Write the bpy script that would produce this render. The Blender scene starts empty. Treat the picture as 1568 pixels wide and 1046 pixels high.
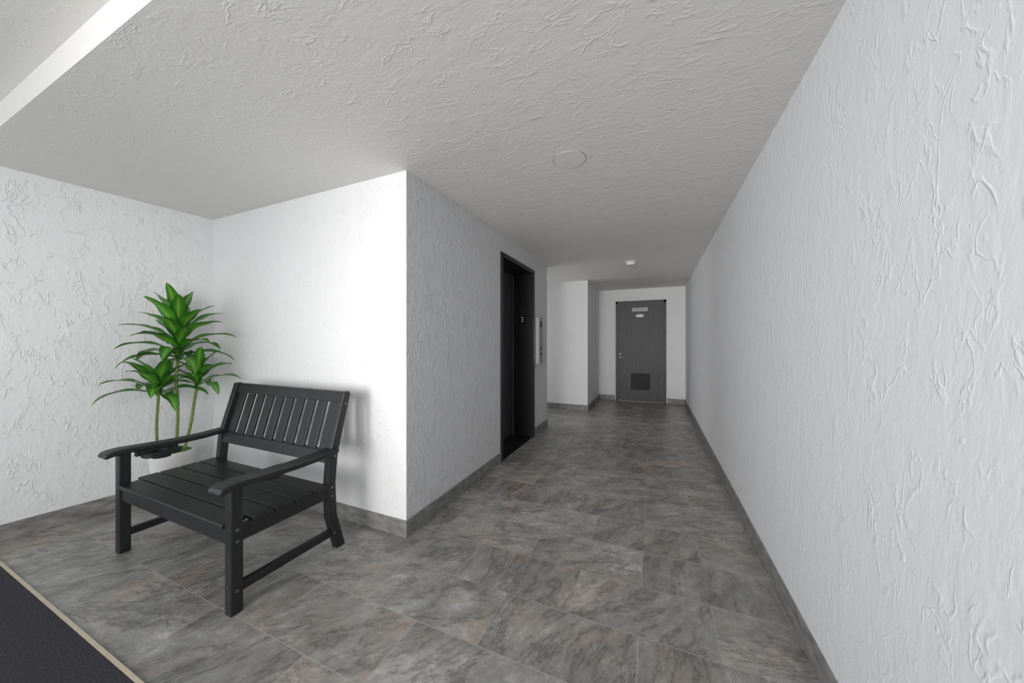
import bpy, bmesh, math, random
from mathutils import Vector, Matrix
random.seed(4)
S=bpy.context.scene
COL=S.collection
H=2.44; HC=1.30

def lin(c):
    return tuple(((v/255)/12.92 if v/255<=0.04045 else (((v/255)+0.055)/1.055)**2.4) for v in c)+(1,)

# ---------------------------------------------------------------- materials
def newmat(name):
    m=bpy.data.materials.new(name); m.use_nodes=True
    nt=m.node_tree; b=nt.nodes['Principled BSDF']
    return m,nt,b
def N(nt,t,**kw):
    n=nt.nodes.new(t)
    for k,v in kw.items():
        if hasattr(n,k): setattr(n,k,v)
        else: n.inputs[k].default_value=v
    return n
def ramp(nt,src,stops,interp='LINEAR'):
    r=nt.nodes.new('ShaderNodeValToRGB')
    r.color_ramp.interpolation=interp
    e=r.color_ramp.elements
    while len(e)<len(stops): e.new(0.5)
    for i,(p,c) in enumerate(stops):
        e[i].position=p; e[i].color=c if len(c)==4 else (*c,1)
    nt.links.new(src,r.inputs[0]); return r
def math_n(nt,op,a,b=None,c=None):
    n=nt.nodes.new('ShaderNodeMath'); n.operation=op
    for i,v in enumerate((a,b,c)):
        if v is None: continue
        if isinstance(v,(int,float)): n.inputs[i].default_value=v
        else: nt.links.new(v,n.inputs[i])
    return n.outputs[0]
def G(v): return (v,v,v,1)

def stucco(name,col,mscale,strength=0.8,dist=0.01,cav=0.0):
    m,nt,b=newmat(name)
    b.inputs['Roughness'].default_value=0.6
    tc=N(nt,'ShaderNodeTexCoord')
    def noise(sc,det,dis,off=0,ms=mscale,rough=0.5):
        mp=N(nt,'ShaderNodeMapping'); mp.inputs['Scale'].default_value=ms; mp.inputs['Location'].default_value=(off*3.1,off*1.7,off*2.3)
        nt.links.new(tc.outputs['Object'],mp.inputs[0])
        n=N(nt,'ShaderNodeTexNoise')
        n.inputs['Scale'].default_value=sc; n.inputs['Detail'].default_value=det
        n.inputs['Distortion'].default_value=dis; n.inputs['Roughness'].default_value=rough
        nt.links.new(mp.outputs[0],n.inputs['Vector']); return n.outputs[0]
    def ridges(sc,off,wd,m0,m1,msc):
        n1=noise(sc,3,0.4,off)
        a=math_n(nt,'ABSOLUTE',math_n(nt,'SUBTRACT',n1,0.5))
        ridge=ramp(nt,a,[(0.0,G(1)),(wd,G(0.0))],'EASE')
        mask=ramp(nt,noise(msc,1,0.0,off+6.4),[(m0,G(0)),(m1,G(1))],'EASE')
        return math_n(nt,'MULTIPLY',ridge.outputs[0],mask.outputs[0])
    r1=ridges(8,1.3,0.030,0.48,0.64,9)
    r2=ridges(15,4.3,0.045,0.48,0.64,12)
    blob2=ramp(nt,noise(6,4,0.4,9.0,rough=0.6),[(0.44,G(0)),(0.56,G(1))],'EASE')
    blob=noise(26,3,0.2,2.0,rough=0.6)
    h=math_n(nt,'MULTIPLY_ADD',r1,0.44,math_n(nt,'MULTIPLY',blob,0.5))
    h=math_n(nt,'MULTIPLY_ADD',r2,0.34,h)
    h=math_n(nt,'MULTIPLY_ADD',blob2.outputs[0],0.2,h)
    bp=N(nt,'ShaderNodeBump'); bp.inputs['Strength'].default_value=strength; bp.inputs['Distance'].default_value=dist
    nt.links.new(h,bp.inputs['Height']); nt.links.new(bp.outputs[0],b.inputs['Normal'])
    b.inputs['Base Color'].default_value=col
    return m
M_wallR=stucco('stucco_wall_right',(0.77,0.78,0.805,1),(1.3,1.3,0.65),0.38,0.006)
M_wall=stucco('stucco_wall',(0.75,0.755,0.765,1),(1.2,1.2,0.7),0.8,0.009)
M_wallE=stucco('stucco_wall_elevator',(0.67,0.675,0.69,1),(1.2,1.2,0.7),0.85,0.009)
M_wallsm=stucco('stucco_wall_smooth',(0.78,0.78,0.785,1),(1.2,1.2,0.7),0.6,0.007)
M_ceil=stucco('stucco_ceiling',(0.76,0.75,0.725,1),(0.7,1.3,1.2),0.38,0.0055)

# floor tile
def floor_mat():
    m,nt,b=newmat('stone_tile')
    L=nt.links
    tc=N(nt,'ShaderNodeTexCoord'); mp=N(nt,'ShaderNodeMapping')
    mp.inputs['Location'].default_value=(1.015,-0.60,0)
    L.new(tc.outputs['Object'],mp.inputs[0])
    br=N(nt,'ShaderNodeTexBrick'); br.offset=0.5; br.offset_frequency=2; br.squash=1
    br.inputs['Color1'].default_value=G(0); br.inputs['Color2'].default_value=G(1)
    br.inputs['Mortar'].default_value=G(0.5)
    br.inputs['Scale'].default_value=1; br.inputs['Mortar Size'].default_value=0.0017
    br.inputs['Mortar Smooth'].default_value=0.1
    br.inputs['Bias'].default_value=0
    br.inputs['Brick Width'].default_value=0.635; br.inputs['Row Height'].default_value=0.32
    L.new(mp.outputs[0],br.inputs['Vector'])
    tint=br.outputs['Color']
    rnd=math_n(nt,'FRACT',math_n(nt,'MULTIPLY',tint,37.7))
    vr=N(nt,'ShaderNodeVectorRotate'); vr.rotation_type='Z_AXIS'
    ang=math_n(nt,'MULTIPLY_ADD',rnd,1.5,-1.5)
    L.new(mp.outputs[0],vr.inputs['Vector']); L.new(ang,vr.inputs['Angle'])
    w=math_n(nt,'MULTIPLY',tint,55.0)
    def noise(sx,sy,sc,det,dis,rough=0.55,wo=0):
        m2=N(nt,'ShaderNodeMapping'); m2.inputs['Scale'].default_value=(sx,sy,1)
        L.new(vr.outputs[0],m2.inputs[0])
        n=N(nt,'ShaderNodeTexNoise'); n.noise_dimensions='4D'
        n.inputs['Scale'].default_value=sc; n.inputs['Detail'].default_value=det; n.inputs['Distortion'].default_value=dis
        n.inputs['Roughness'].default_value=rough
        L.new(m2.outputs[0],n.inputs['Vector']); L.new(math_n(nt,'ADD',w,wo),n.inputs['W'])
        return n.outputs[0]
    n1=noise(1,1.7,3.4,12,0.25,0.84)
    base=ramp(nt,n1,[(0.32,lin((98,97,96))),(0.45,lin((136,135,132))),(0.55,lin((158,157,153))),(0.68,lin((208,206,201)))])
    n2=noise(1,1.8,1.8,3,0.6,0.6,9)
    warm=ramp(nt,n2,[(0.52,G(0)),(0.68,G(1))])
    mx=N(nt,'ShaderNodeMix'); mx.data_type='RGBA'; mx.blend_type='MIX'
    L.new(math_n(nt,'MULTIPLY',warm.outputs[0],0.6),mx.inputs[0]); L.new(base.outputs[0],mx.inputs[6])
    wc=ramp(nt,n1,[(0.3,lin((118,102,90))),(0.5,lin((168,149,134))),(0.7,lin((208,192,176)))])
    L.new(wc.outputs[0],mx.inputs[7])
    n3=noise(0.7,2.2,2.0,8,0.4,0.68,21)
    v=ramp(nt,math_n(nt,'ABSOLUTE',math_n(nt,'SUBTRACT',n3,0.5)),[(0.0,G(0.40)),(0.008,G(0.78)),(0.04,G(1))])
    mv=N(nt,'ShaderNodeMix'); mv.data_type='RGBA'; mv.blend_type='MULTIPLY'; mv.inputs[0].default_value=0.9
    L.new(mx.outputs[2],mv.inputs[6]); L.new(v.outputs[0],mv.inputs[7])
    tv=math_n(nt,'MULTIPLY_ADD',rnd,0.24,0.85)
    mt=N(nt,'ShaderNodeMix'); mt.data_type='RGBA'; mt.blend_type='MULTIPLY'; mt.inputs[0].default_value=1
    cb=N(nt,'ShaderNodeCombineColor'); 
    for i in range(3): L.new(tv,cb.inputs[i])
    L.new(mv.outputs[2],mt.inputs[6]); L.new(cb.outputs[0],mt.inputs[7])
    mg=N(nt,'ShaderNodeMix'); mg.data_type='RGBA'
    L.new(br.outputs['Fac'],mg.inputs[0]); L.new(mt.outputs[2],mg.inputs[6]); mg.inputs[7].default_value=lin((168,164,156))
    L.new(mg.outputs[2],b.inputs['Base Color'])
    b.inputs['Roughness'].default_value=0.35
    hb=math_n(nt,'MULTIPLY_ADD',br.outputs['Fac'],-0.3,n1)
    bp=N(nt,'ShaderNodeBump'); bp.inputs['Strength'].default_value=0.3; bp.inputs['Distance'].default_value=0.004
    L.new(hb,bp.inputs['Height']); L.new(bp.outputs[0],b.inputs['Normal'])
    return m
M_floor=floor_mat()

def simple(name,col,rough=0.5,metal=0,noise_sc=None,amt=0.15,stretch=(1,1,1),bump=0):
    m,nt,b=newmat(name)
    b.inputs['Roughness'].default_value=rough; b.inputs['Metallic'].default_value=metal
    c=lin(col)
    tc=N(nt,'ShaderNodeTexCoord'); mp=N(nt,'ShaderNodeMapping'); mp.inputs['Scale'].default_value=stretch
    nt.links.new(tc.outputs['Object'],mp.inputs[0])
    n=N(nt,'ShaderNodeTexNoise'); n.inputs['Scale'].default_value=noise_sc or 8; n.inputs['Detail'].default_value=5
    nt.links.new(mp.outputs[0],n.inputs['Vector'])
    r=ramp(nt,n.outputs[0],[(0.3,tuple(x*(1-amt) for x in c[:3])+(1,)),(0.7,tuple(min(1,x*(1+amt)) for x in c[:3])+(1,))])
    nt.links.new(r.outputs[0],b.inputs['Base Color'])
    if bump:
        bp=N(nt,'ShaderNodeBump'); bp.inputs['Strength'].default_value=bump; bp.inputs['Distance'].default_value=0.002
        nt.links.new(n.outputs[0],bp.inputs['Height']); nt.links.new(bp.outputs[0],b.inputs['Normal'])
    return m
M_base=simple('baseboard_tile',(128,127,126),0.45,0,6,0.35,(2,2,5))
M_bench=simple('black_poly_lumber',(30,31,33),0.42,0,14,0.3,(1,6,6),0.25)
M_benchV=simple('black_poly_lumber_v',(30,31,33),0.42,0,14,0.3,(6,6,1),0.25)
M_bolt=simple('bolt_steel',(120,122,125),0.35,0.9)
M_black=simple('black_painted_metal',(34,33,36),0.4,0,5,0.1)
M_eldoor=simple('elevator_door_dark',(66,64,68),0.42,0,3,0.15,(4,4,0.3))
M_door=simple('charcoal_door',(66,64,68),0.5,0,6,0.25,(8,8,0.6))
M_dframe=simple('dark_door_frame',(42,41,45),0.45,0)
M_steel=simple('brushed_steel',(180,180,182),0.4,0.8,20,0.08,(1,1,8))
M_steelD=simple('satin_nickel',(140,140,142),0.5,0.8,20,0.08)
M_sign=simple('sign_plate',(190,190,185),0.5)
M_white=simple('white_plastic',(225,224,218),0.45,0,5,0.03)
M_seam=simple('cover_seam_gray',(150,148,144),0.7,0,5,0.03)
M_pot=simple('white_ceramic',(238,238,236),0.35,0,4,0.03)
M_stem=simple('green_cane',(110,130,62),0.6,0,30,0.3,(1,1,4))
M_moss=simple('moss',(88,120,50),0.9,0,80,0.5,(1,1,1),0.6)
M_mat=simple('charcoal_carpet',(50,48,54),0.95,0,160,0.7,(1,1,1),0.8)
M_thr=simple('threshold_stone',(196,184,164),0.5,0,30,0.08)
M_text=simple('white_lettering',(235,235,235),0.5)
M_dark=simple('dark_gap',(12,12,12),0.8)

def leaf_mat():
    m,nt,b=newmat('dracaena_leaf')
    L=nt.links
    uv=N(nt,'ShaderNodeUVMap'); sp=N(nt,'ShaderNodeSeparateXYZ'); L.new(uv.outputs[0],sp.inputs[0])
    a=math_n(nt,'ABSOLUTE',math_n(nt,'SUBTRACT',sp.outputs[0],0.5))
    r=ramp(nt,a,[(0.0,lin((148,190,84))),(0.10,lin((88,156,50))),(0.5,lin((42,112,38)))])
    tc=N(nt,'ShaderNodeTexCoord'); n=N(nt,'ShaderNodeTexNoise'); n.inputs['Scale'].default_value=7; L.new(tc.outputs['Object'],n.inputs['Vector'])
    r2=ramp(nt,n.outputs[0],[(0.3,(0.6,0.65,0.55,1)),(0.7,(1.1,1.05,0.95,1))])
    mx=N(nt,'ShaderNodeMix'); mx.data_type='RGBA'; mx.blend_type='MULTIPLY'; mx.inputs[0].default_value=1
    L.new(r.outputs[0],mx.inputs[6]); L.new(r2.outputs[0],mx.inputs[7]); L.new(mx.outputs[2],b.inputs['Base Color'])
    b.inputs['Roughness'].default_value=0.35
    return m
M_leaf=leaf_mat()

# ---------------------------------------------------------------- geometry helpers
def finish(name,bm,mat,parent=None,bevel=0,smooth=False,seg=2):
    bmesh.ops.recalc_face_normals(bm,faces=bm.faces)
    me=bpy.data.meshes.new(name); bm.to_mesh(me); bm.free()
    for mm in (mat if isinstance(mat,list) else [mat]): me.materials.append(mm)
    o=bpy.data.objects.new(name,me); COL.objects.link(o)
    if smooth:
        for p in me.polygons: p.use_smooth=True
    if bevel:
        md=o.modifiers.new('bevel','BEVEL'); md.width=bevel; md.segments=seg; md.limit_method='ANGLE'; md.angle_limit=math.radians(40)
    if parent: o.parent=parent
    return o
def addbox(bm,a,b,mi=0):
    x0,y0,z0=a; x1,y1,z1=b
    v=[bm.verts.new(p) for p in [(x0,y0,z0),(x1,y0,z0),(x1,y1,z0),(x0,y1,z0),(x0,y0,z1),(x1,y0,z1),(x1,y1,z1),(x0,y1,z1)]]
    for f in [(0,3,2,1),(4,5,6,7),(0,1,5,4),(1,2,6,5),(2,3,7,6),(3,0,4,7)]:
        fc=bm.faces.new([v[i] for i in f]); fc.material_index=mi
def boxes(name,lst,mat,parent=None,bevel=0):
    bm=bmesh.new()
    for it in lst: addbox(bm,*it)
    return finish(name,bm,mat,parent,bevel)
def prism_x(name,prof,x0,x1,mat,parent=None,bevel=0,smooth=False):
    bm=bmesh.new()
    a=[bm.verts.new((x0,y,z)) for y,z in prof]; b=[bm.verts.new((x1,y,z)) for y,z in prof]
    bm.faces.new(a); bm.faces.new(b[::-1])
    n=len(prof)
    for i in range(n): bm.faces.new((a[i],b[i],b[(i+1)%n],a[(i+1)%n]))
    return finish(name,bm,mat,parent,bevel)
def prism_z(name,prof,z0,z1,mat,parent=None,bevel=0):
    bm=bmesh.new()
    a=[bm.verts.new((x,y,z0)) for x,y in prof]; b=[bm.verts.new((x,y,z1)) for x,y in prof]
    bm.faces.new(a); bm.faces.new(b[::-1])
    n=len(prof)
    for i in range(n): bm.faces.new((a[i],b[i],b[(i+1)%n],a[(i+1)%n]))
    return finish(name,bm,mat,parent,bevel)
def lathe(name,prof,loc,mat,parent=None,axis='Z',seg=48,smooth=True):
    bm=bmesh.new(); rings=[]
    for r,z in prof:
        rings.append([bm.verts.new((r*math.cos(2*math.pi*i/seg),r*math.sin(2*math.pi*i/seg),z)) for i in range(seg)])
    for k in range(len(rings)-1):
        for i in range(seg):
            bm.faces.new((rings[k][i],rings[k][(i+1)%seg],rings[k+1][(i+1)%seg],rings[k+1][i]))
    bm.faces.new(rings[0][::-1]); bm.faces.new(rings[-1])
    R=Matrix.Identity(4)
    if axis=='X': R=Matrix.Rotation(math.pi/2,4,'Y')
    if axis=='Y': R=Matrix.Rotation(math.pi/2,4,'X')
    bmesh.ops.transform(bm,matrix=Matrix.Translation(loc)@R,verts=bm.verts)
    o=finish(name,bm,mat,parent,0,False)
    if smooth:
        for p in o.data.polygons: p.use_smooth=len(p.vertices)==4
        md=o.modifiers.new('es','EDGE_SPLIT'); md.split_angle=math.radians(35)
    return o
def empty(name,loc=(0,0,0)):
    e=bpy.data.objects.new(name,None); COL.objects.link(e); e.empty_display_size=0.1
    return e

# ---------------------------------------------------------------- shell
XR=0.59; XE=-1.515; YB=1.745; YF=7.65; YE=4.89; YS=6.23; XS=-1.14
boxes('floor',[((-4.4,-2.6,-0.1),(0.8,7.9,0))],M_floor)
boxes('ceiling',[((-4.4,0.54,H),(0.8,7.9,H+0.13)),((-4.4,-2.6,H+0.13),(0.8,7.9,H+0.3))],[M_ceil])
sl=0.0945
def xl(y): return -3.797-(1.75-y)*sl
prism_z('wall_left',[(xl(1.80),1.80),(xl(0.0),0.0),(xl(0.0)-0.2,0.0),(xl(1.80)-0.2,1.80)],0,H+0.13,M_wall)
boxes('wall_back',[((-4.1,YB,0),(XE-0.002,YB+0.12,H))],M_wallsm)
EY0,EY1,EZ=3.23,4.27,2.25
XD=-1.80
bm=bmesh.new()
def slab(y0,y1,z0,z1):
    addbox(bm,(XD-0.1,y0,z0),(XE,y1,z1))
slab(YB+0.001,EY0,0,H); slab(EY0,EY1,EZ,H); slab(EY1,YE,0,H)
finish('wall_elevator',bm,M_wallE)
boxes('wall_passage',[((-4.4,YE-0.15,0),(XD-0.1,YE,H))],M_wall)
boxes('wall_right',[((XR,-2.6,0),(XR+0.15,7.8,H+0.13))],M_wallR)
boxes('wall_far',[((XS-0.05,YF,0),(XR,YF+0.15,H))],M_wallsm)
boxes('wall_side',[((-4.4,YS,0),(XS,YF+0.15,H))],M_wallsm)
bh=0.108; bt=0.011
boxes('baseboard_right',[((XR-bt,-2.6,0),(XR,YF,bh))],M_base,None,0.002)
boxes('baseboard_back',[((-3.8,YB-bt,0),(XE+bt,YB,bh))],M_base,None,0.002)
boxes('baseboard_elevator',[((XE,YB,0),(XE+bt,EY0-0.02,bh)),((XE,EY1+0.03,0),(XE+bt,YE+bt,bh))],M_base,None,0.002)
boxes('baseboard_far',[((XS,YF-bt,0),(-0.80,YF,bh)),((0.25,YF-bt,0),(XR-bt,YF,bh))],M_base,None,0.002)
boxes('baseboard_side',[((-4.4,YS-bt,0),(XS+bt,YS,bh)),((XS,YS,0),(XS+bt,YF-bt,bh))],M_base,None,0.002)
prism_z('baseboard_left',[(xl(YB-bt),YB-bt),(xl(0.0),0.0),(xl(0)+bt,0.0),(xl(YB-bt)+bt,YB-bt)],0,bh,M_base)

boxes('entrance_carpet',[((-3.95,-2.2,0.0),(0.4,0.588,0.006))],M_mat)
boxes('trim_1',[((-3.92,0.588,0.0),(XR-bt,0.602,0.007))],M_thr)

# ---------------------------------------------------------------- elevator
el=empty('elevator_entrance')
fw=0.03
boxes('elevator_frame',[((XD,EY0,0),(XE+0.012,EY0+fw,EZ)),((XD,EY1-fw,0),(XE+0.012,EY1,EZ)),((XD,EY0,EZ-fw),(XE+0.012,EY1,EZ)),
    ((XE,EY0-0.02,0),(XE+0.012,EY0,EZ+0.02)),((XE,EY0,EZ),(XE+0.012,EY1,EZ+0.02)),((XE,EY1,0),(XE+0.012,EY1+0.02,EZ+0.02))],M_black,el,0.002)
ym=(EY0+EY1)/2
boxes('elevator_door_panel_near',[((XD-0.03,EY0,0.01),(XD+0.0,ym-0.003,EZ))],M_eldoor,el,0.003)
boxes('elevator_door_panel_far',[((XD-0.05,ym+0.003,0.01),(XD-0.02,EY1,EZ))],M_eldoor,el,0.003)
boxes('door_sill',[((XD-0.05,EY0+fw,0.0),(XE,EY1-fw,0.008))],M_black,el)
boxes('floor_number_plate',[((-1.715,EY1-fw-0.004,1.55),(-1.62,EY1-fw,1.65))],M_dark,el)
def text(name,body,size,loc,rot,parent,mat=M_text):
    c=bpy.data.curves.new(name,'FONT'); c.body=body; c.size=size; c.extrude=0.001; c.align_x='CENTER'; c.align_y='CENTER'
    o=bpy.data.objects.new(name,c); COL.objects.link(o); o.location=loc; o.rotation_euler=rot; c.materials.append(mat); o.parent=parent
    return o
text('floor_number','3',0.10,(-1.667,EY1-fw-0.006,1.60),(math.pi/2,0,0),el)

cp=empty('elevator_call_panel')
boxes('panel_box',[((XE,4.33,0.99),(XE+0.06,4.50,1.64))],M_steel,cp,0.004)
boxes('panel_display',[((XE+0.06,4.375,1.50),(XE+0.062,4.455,1.58))],M_black,cp,0.001)
for i,z in enumerate((1.12,1.20)):
    lathe('call_button_%d'%i,[(0.022,0),(0.022,0.005),(0.016,0.008)],(XE+0.06,4.415,z),M_dframe,cp,'X',24)

# ---------------------------------------------------------------- far door
d=empty('door_1')
dx0,dx1,dz=-0.78,0.232,2.18
boxes('frame',[((dx0,YF-0.03,0),(dx0+0.05,YF,dz)),((dx1-0.05,YF-0.03,0),(dx1,YF,dz)),((dx0,YF-0.03,dz-0.05),(dx1,YF,dz))],M_dframe,d,0.003)
boxes('leaf',[((dx0+0.054,YF-0.018,0.008),(dx1-0.054,YF,dz-0.054))],M_door,d,0.002)
boxes('louver_frame',[((-0.49,YF-0.03,0.23),(-0.05,YF-0.018,0.255)),((-0.49,YF-0.03,0.615),(-0.05,YF-0.018,0.64)),((-0.49,YF-0.03,0.255),(-0.465,YF-0.018,0.615)),((-0.075,YF-0.03,0.255),(-0.05,YF-0.018,0.615))],M_dframe,d)
boxes('louver_back',[((-0.465,YF-0.021,0.255),(-0.075,YF-0.018,0.615))],M_dark,d)
bm=bmesh.new()
for i in range(14):
    z=0.262+i*0.0255
    addbox(bm,(-0.465,YF-0.030,z),(-0.075,YF-0.020,z+0.006))
finish('louver_slats',bm,M_black,d)
boxes('name_sign',[((-0.44,YF-0.024,1.95),(-0.125,YF-0.018,2.03))],M_sign,d,0.002)
text('sign_text','ELECTRICAL',0.045,(-0.283,YF-0.026,1.99),(math.pi/2,0,0),d,M_dframe)
bm=bmesh.new()
vs=[bm.verts.new((-0.283+0.085*math.cos(t*math.pi/16),YF-0.024,1.855+0.034*math.sin(t*math.pi/16))) for t in range(32)]
f=bm.faces.new(vs); r=bmesh.ops.extrude_face_region(bm,geom=[f]); bmesh.ops.translate(bm,vec=(0,0.006,0),verts=[v for v in r['geom'] if isinstance(v,bmesh.types.BMVert)])
finish('oval_badge',bm,M_white,d)
lathe('handle_rose',[(0.024,0),(0.024,0.008),(0.018,0.012)],(-0.69,YF-0.018,0.95),M_steelD,d,'Y',32)
lathe('handle_neck',[(0.009,0),(0.009,0.055)],(-0.69,YF-0.018,0.95),M_steelD,d,'Y',24)
boxes('handle_lever',[((-0.70,YF-0.080,0.943),(-0.61,YF-0.068,0.957))],M_steelD,d,0.004)
lathe('deadbolt',[(0.018,0),(0.018,0.014)],(-0.69,YF-0.018,1.03),M_steelD,d,'Y',28)

# ---------------------------------------------------------------- ceiling items
cc=empty('ceiling_cover_plate')
lathe('cover_seam',[(0.103,0),(0.103,-0.0012),(0.02,-0.0012)],(-0.487,2.044,H),M_seam,cc,'Z',64)
lathe('cover_disc',[(0.098,0),(0.098,-0.003),(0.02,-0.003)],(-0.487,2.044,H),M_ceil,cc,'Z',64)
sd=empty('smoke_detector')
lathe('detector_base',[(0.075,0),(0.075,-0.012),(0.062,-0.016)],(-0.305,5.02,H),M_white,sd,'Z',48)
lathe('detector_body',[(0.058,-0.016),(0.058,-0.03),(0.05,-0.045),(0.02,-0.05)],(-0.305,5.02,H),M_white,sd,'Z',48)

# ---------------------------------------------------------------- bench
bn=empty('slatted_bench')
BX0,BX1=-3.045,-1.825
lw=0.052
def bb(n,a,b,mat=M_bench,bev=0.005): return boxes(n,[(a,b)],mat,bn,bev)
for n,x0 in (('left',BX0),('right',BX1-lw)):
    bb('front_leg_'+n,(x0,0.905,0),(x0+lw,0.958,0.605),M_benchV)
    prism_x('back_post_'+n,[(1.475,0),(1.535,0),(1.475,0.22),(1.465,0.42),(1.482,0.60),(1.575,0.96),(1.565,0.978),(1.53,0.975),(1.425,0.60),(1.41,0.42),(1.415,0.22)],x0+0.003,x0+lw-0.003,M_benchV,bn,0.005)
    bb('low_stretcher_'+n,(x0+0.01,0.95,0.09),(x0+lw-0.012,1.45,0.135))
    bb('side_rail_'+n,(x0+0.008,0.95,0.335),(x0+lw-0.008,1.42,0.41))
    top=[(0.845,0.600),(0.843,0.614),(0.852,0.628),(0.88,0.638),(0.93,0.641),(1.05,0.634),(1.2,0.628),(1.33,0.630),(1.46,0.640)]
    bot=[(1.46,0.612),(1.33,0.601),(1.2,0.599),(1.05,0.604),(0.93,0.608),(0.88,0.604),(0.86,0.597)]
    cxm=x0+lw/2+(0.012 if n=='right' else -0.012)
    prism_x('arm_rest_'+n,top+bot,cxm-0.05,cxm+0.05,M_bench,bn,0.008)
    s=1 if n=='left' else -1
    cy=1.075 if n=='left' else 1.15
    ex=cxm+s*0.05
    bb('cup_bracket_'+n,(min(ex,ex-s*0.03),cy-0.1,0.575),(max(ex,ex-s*0.03),cy+0.1,0.604),M_bench,0.003)
    bm=bmesh.new(); cx0=ex+s*0.045; K=40
    def ring(r,z): return [bm.verts.new((cx0+r*math.cos(2*math.pi*i/K),cy+r*math.sin(2*math.pi*i/K),z)) for i in range(K)]
    def squ(z,hx=0.052,hy=0.088,p=5):
        out=[]
        for i in range(K):
            a=2*math.pi*i/K; c_,s_=math.cos(a),math.sin(a)
            k=(abs(c_)**p+abs(s_)**p)**(-1/p)
            out.append(bm.verts.new((cx0+hx*k*c_,cy+hy*k*s_,z)))
        return out
    rs=[squ(0.570),squ(0.596),ring(0.043,0.596),ring(0.041,0.562),ring(0.036,0.558),ring(0.003,0.558),ring(0.003,0.553),ring(0.044,0.553),ring(0.046,0.570)]
    for k in range(len(rs)):
        A=rs[k];B=rs[(k+1)%len(rs)]
        for i in range(K): bm.faces.new((A[i],A[(i+1)%K],B[(i+1)%K],B[i]))
    finish('cup_holder_'+n,bm,M_bench,bn,0,False)
    xo = x0-0.001 if n=='left' else x0+lw
    sx=-1 if n=='left' else 1
    for k,(y,z) in enumerate([(0.932,0.40),(0.932,0.345),(1.438,0.40),(1.438,0.345),(0.932,0.11),(1.455,0.11),(1.535,0.90),(1.46,0.585)]):
        xx=xo-(0.003*sx if y>1.4 else 0)
        o=lathe('bolt_%s_%d'%(n,k),[(0.008,-0.002*sx),(0.008,0.002*sx),(0.005,0.0035*sx)],(xx,y,z),M_bolt,bn,'X',16)
bb('front_apron',(BX0+lw-0.004,0.915,0.325),(BX1-lw+0.004,0.945,0.405))
bb('rear_seat_rail',(BX0+lw-0.004,1.415,0.335),(BX1-lw+0.004,1.445,0.405))
bb('center_rail',(-2.46,0.94,0.335),(-2.42,1.42,0.405))
ys=[0.900,1.003,1.106,1.209,1.312]
for i,y in enumerate(ys):
    a=BX0+(lw+0.003 if i==0 else -0.002); b_=BX1-(lw+0.003 if i==0 else -0.002)
    if i==0:
        bb('seat_slat_0',(a,0.895,0.405),(b_,y+0.096,0.428))
    else: bb('seat_slat_%d'%i,(a,y if i>1 else 1.003,0.405),(b_,y+0.096,0.428))
def yb(z): return 1.428+(z-0.56)*(1.543-1.428)/(0.96-0.56)
def lean(n,x0,x1,z0,z1,th,off=0,mat=M_bench):
    p=[(yb(z0)+off,z0),(yb(z0)+off+th,z0),(yb(z1)+off+th,z1),(yb(z1)+off,z1)]
    prism_x(n,p,x0,x1,mat,bn,0.004)
lean('back_top_rail',BX0+lw-0.006,BX1-lw+0.006,0.905,0.972,0.036,-0.002)
lean('back_bottom_rail',BX0+lw-0.006,BX1-lw+0.006,0.545,0.615,0.036,0.0)
ns=10; x0=BX0+lw; W=BX1-lw-x0; pitch=W/ns; sw=0.079
for i in range(ns):
    cx=x0+pitch*(i+0.5)
    lean('back_slat_%d'%i,cx-sw/2,cx+sw/2,0.60,0.915,0.016,0.010,M_benchV)

# ---------------------------------------------------------------- plant
pl=empty('potted_dracaena')
PX,PY=-3.50,1.34
lathe('pot',[(0.085,0),(0.095,0.01),(0.128,0.42),(0.131,0.435),(0.126,0.44),(0.118,0.435),(0.115,0.40),(0.02,0.40)],(PX,PY,0),M_pot,pl,'Z',64)
lathe('moss_top',[(0.115,0.395),(0.116,0.425),(0.085,0.45),(0.02,0.462)],(PX,PY,0),M_moss,pl,'Z',40)
def curve(name,pts,r,mat,parent):
    c=bpy.data.curves.new(name,'CURVE'); c.dimensions='3D'; c.bevel_depth=r; c.bevel_resolution=4; c.resolution_u=10
    s=c.splines.new('NURBS'); s.points.add(len(pts)-1); s.use_endpoint_u=True; s.order_u=3
    for i,p in enumerate(pts): s.points[i].co=(*p,1)
    c.materials.append(mat)
    o=bpy.data.objects.new(name,c); COL.objects.link(o); o.parent=parent; return o
hT=(PX+0.02,PY+0.03,1.15); hL=(PX-0.02,PY-0.07,0.88); hR=(PX+0.04,PY+0.14,0.93)
curve('cane_tall',[(PX+0.01,PY+0.02,0.42),(PX-0.02,PY+0.05,0.75),(PX+0.03,PY+0.01,1.0),hT,(PX+0.02,PY+0.03,1.42)],0.010,M_stem,pl)
curve('cane_low',[(PX-0.05,PY-0.06,0.40),(PX-0.06,PY-0.07,0.6),(PX-0.03,PY-0.07,0.8),hL,(hL[0],hL[1],1.0)],0.009,M_stem,pl)
curve('cane_right',[(PX+0.05,PY+0.05,0.42),(PX+0.06,PY+0.09,0.6),(PX+0.04,PY+0.12,0.8),hR,(hR[0],hR[1],1.02)],0.010,M_stem,pl)
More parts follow.
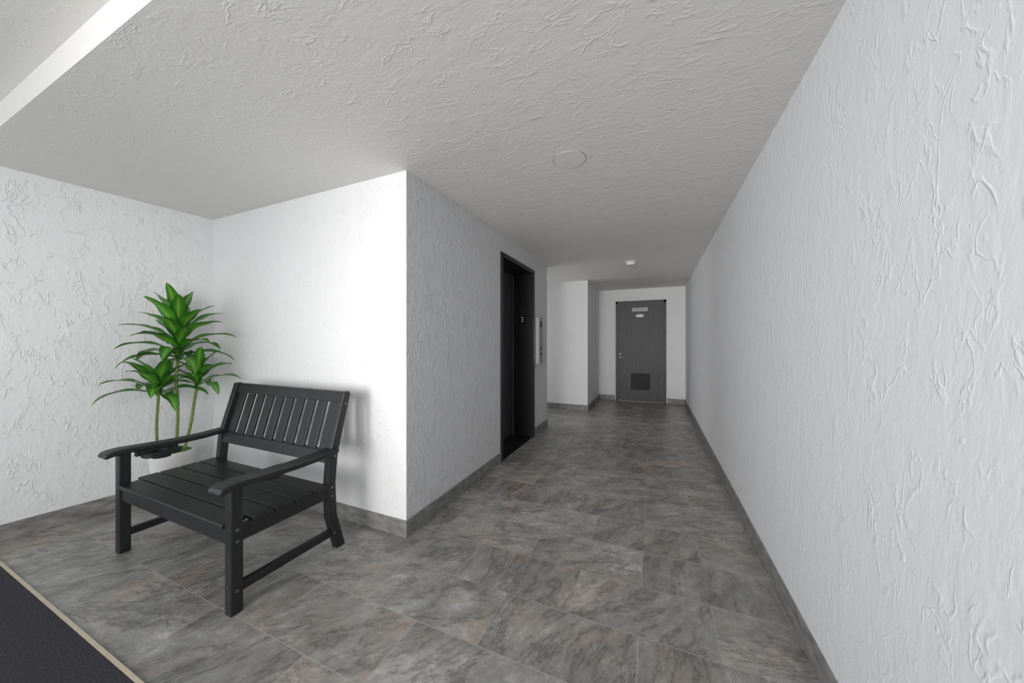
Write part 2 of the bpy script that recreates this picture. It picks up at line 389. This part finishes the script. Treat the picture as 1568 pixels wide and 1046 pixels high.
def leaf(bm,uvl,base,az,el,L,w,droop,twist=0):
    n=16; p=Vector(base); e=el; pts=[]
    ph=random.uniform(0,6.28)
    for i in range(n+1):
        t=i/n
        d_=Vector((math.cos(az)*math.cos(e),math.sin(az)*math.cos(e),math.sin(e)))
        side=Vector((-math.sin(az),math.cos(az),0))
        up=side.cross(d_)*-1
        if up.z<0: up=-up
        side=(side*math.cos(twist*t)+up*math.sin(twist*t)).normalized()
        wd=w*(0.38+0.62*math.sin(min(1,t/0.45)*math.pi/2)) if t<0.45 else w*math.cos((t-0.45)/0.55*math.pi/2)**0.8
        wd=max(wd,0.0008)
        pts.append((p.copy(),side,up,wd,t))
        p=p+d_*(L/n); e-=droop/n*(0.3+1.4*t)
    rows=[]
    for p,side,up,wd,t in pts:
        r=[]
        for k,a in enumerate((-1,-0.5,0,0.5,1)):
            wav=0.07*wd*math.sin(ph+t*14+(0 if a<0 else 1.7))*abs(a)
            q=p+side*(a*wd/2)+up*(abs(a)*wd*0.15+wav)
            q.y=min(q.y,YB-0.012); q.x=max(q.x,xl(q.y)+0.012)
            r.append((bm.verts.new(q),(k/4,t)))
        rows.append(r)
    for i in range(n):
        for k in range(4):
            A=[rows[i][k],rows[i][k+1],rows[i+1][k+1],rows[i+1][k]]
            f=bm.faces.new([a[0] for a in A]); f.smooth=True
            for l,a in zip(f.loops,A): l[uvl].uv=a[1]
def head(name,base,n,L,w,z_span,els,droop):
    bm=bmesh.new(); uvl=bm.loops.layers.uv.new('UVMap')
    for i in range(n):
        t=i/(n-1)
        az=i*2.39996+random.uniform(-.2,.2)
        el=els[0]+(els[1]-els[0])*t**1.1+random.uniform(-.1,.1)
        l=L*random.uniform(0.88,1.08)*(1-0.18*t)
        b=(base[0],base[1],base[2]+z_span*t)
        leaf(bm,uvl,b,az,el,l,w*random.uniform(.9,1.1),droop*(1.1-0.7*t),random.uniform(-.3,.3))
    me=bpy.data.meshes.new(name); bm.to_mesh(me); bm.free(); me.materials.append(M_leaf)
    o=bpy.data.objects.new(name,me); COL.objects.link(o); o.parent=pl
head('leaves_tall',hT,32,0.41,0.092,0.29,(0.35,1.4),1.5)
head('leaves_low',hL,17,0.36,0.090,0.09,(0.25,1.35),1.7)
head('leaves_right',hR,14,0.32,0.082,0.09,(0.3,1.35),1.6)

# ---------------------------------------------------------------- light
w=bpy.data.worlds.new('sky'); S.world=w; w.use_nodes=True
bg=w.node_tree.nodes['Background']; bg.inputs[0].default_value=(0.90,0.94,1.0,1); bg.inputs[1].default_value=1.2
def area(name,loc,target,sx,sy,p,col=(1,1,1),spread=180):
    l=bpy.data.lights.new(name,'AREA'); l.shape='RECTANGLE'; l.size=sx; l.size_y=sy; l.energy=p; l.color=col; l.spread=math.radians(spread)
    o=bpy.data.objects.new(name,l); COL.objects.link(o); o.location=loc
    o.rotation_euler=(Vector(target)-Vector(loc)).to_track_quat('-Z','Y').to_euler(); return o
area('daylight_opening',(-2.9,-2.0,1.4),(-1.9,1.8,1.2),2.8,2.2,13,(1,0.985,0.96))
area('hall_fill',(-1.2,-2.4,1.4),(0.2,5,1.3),1.9,2.0,40,(1,0.985,0.96),70)  # added fill lamp, narrow beam down the hall to lift the far wall
area('left_wall_fill',(0.3,-1.5,1.4),(-3.9,0.9,1.3),1.6,2.0,15,(1,0.985,0.96),65)  # extra lamp behind the camera, put in to brighten the left wall
area('passage_fill',(-3.9,5.56,1.3),(0.5,5.2,1.2),1.1,1.9,12,(1,0.98,0.95))  # unseen fill added in the side passage to light the deep hall

cam=bpy.data.cameras.new('camera'); co=bpy.data.objects.new('camera',cam); COL.objects.link(co)
co.location=(0,0,HC); co.rotation_euler=(math.pi/2,0,math.radians(23.25))
cam.sensor_width=36; cam.lens=506.5/1568*36; cam.clip_start=0.02
S.camera=co
S.view_settings.view_transform='Standard'
S.view_settings.look='None'
S.view_settings.exposure=-0.03
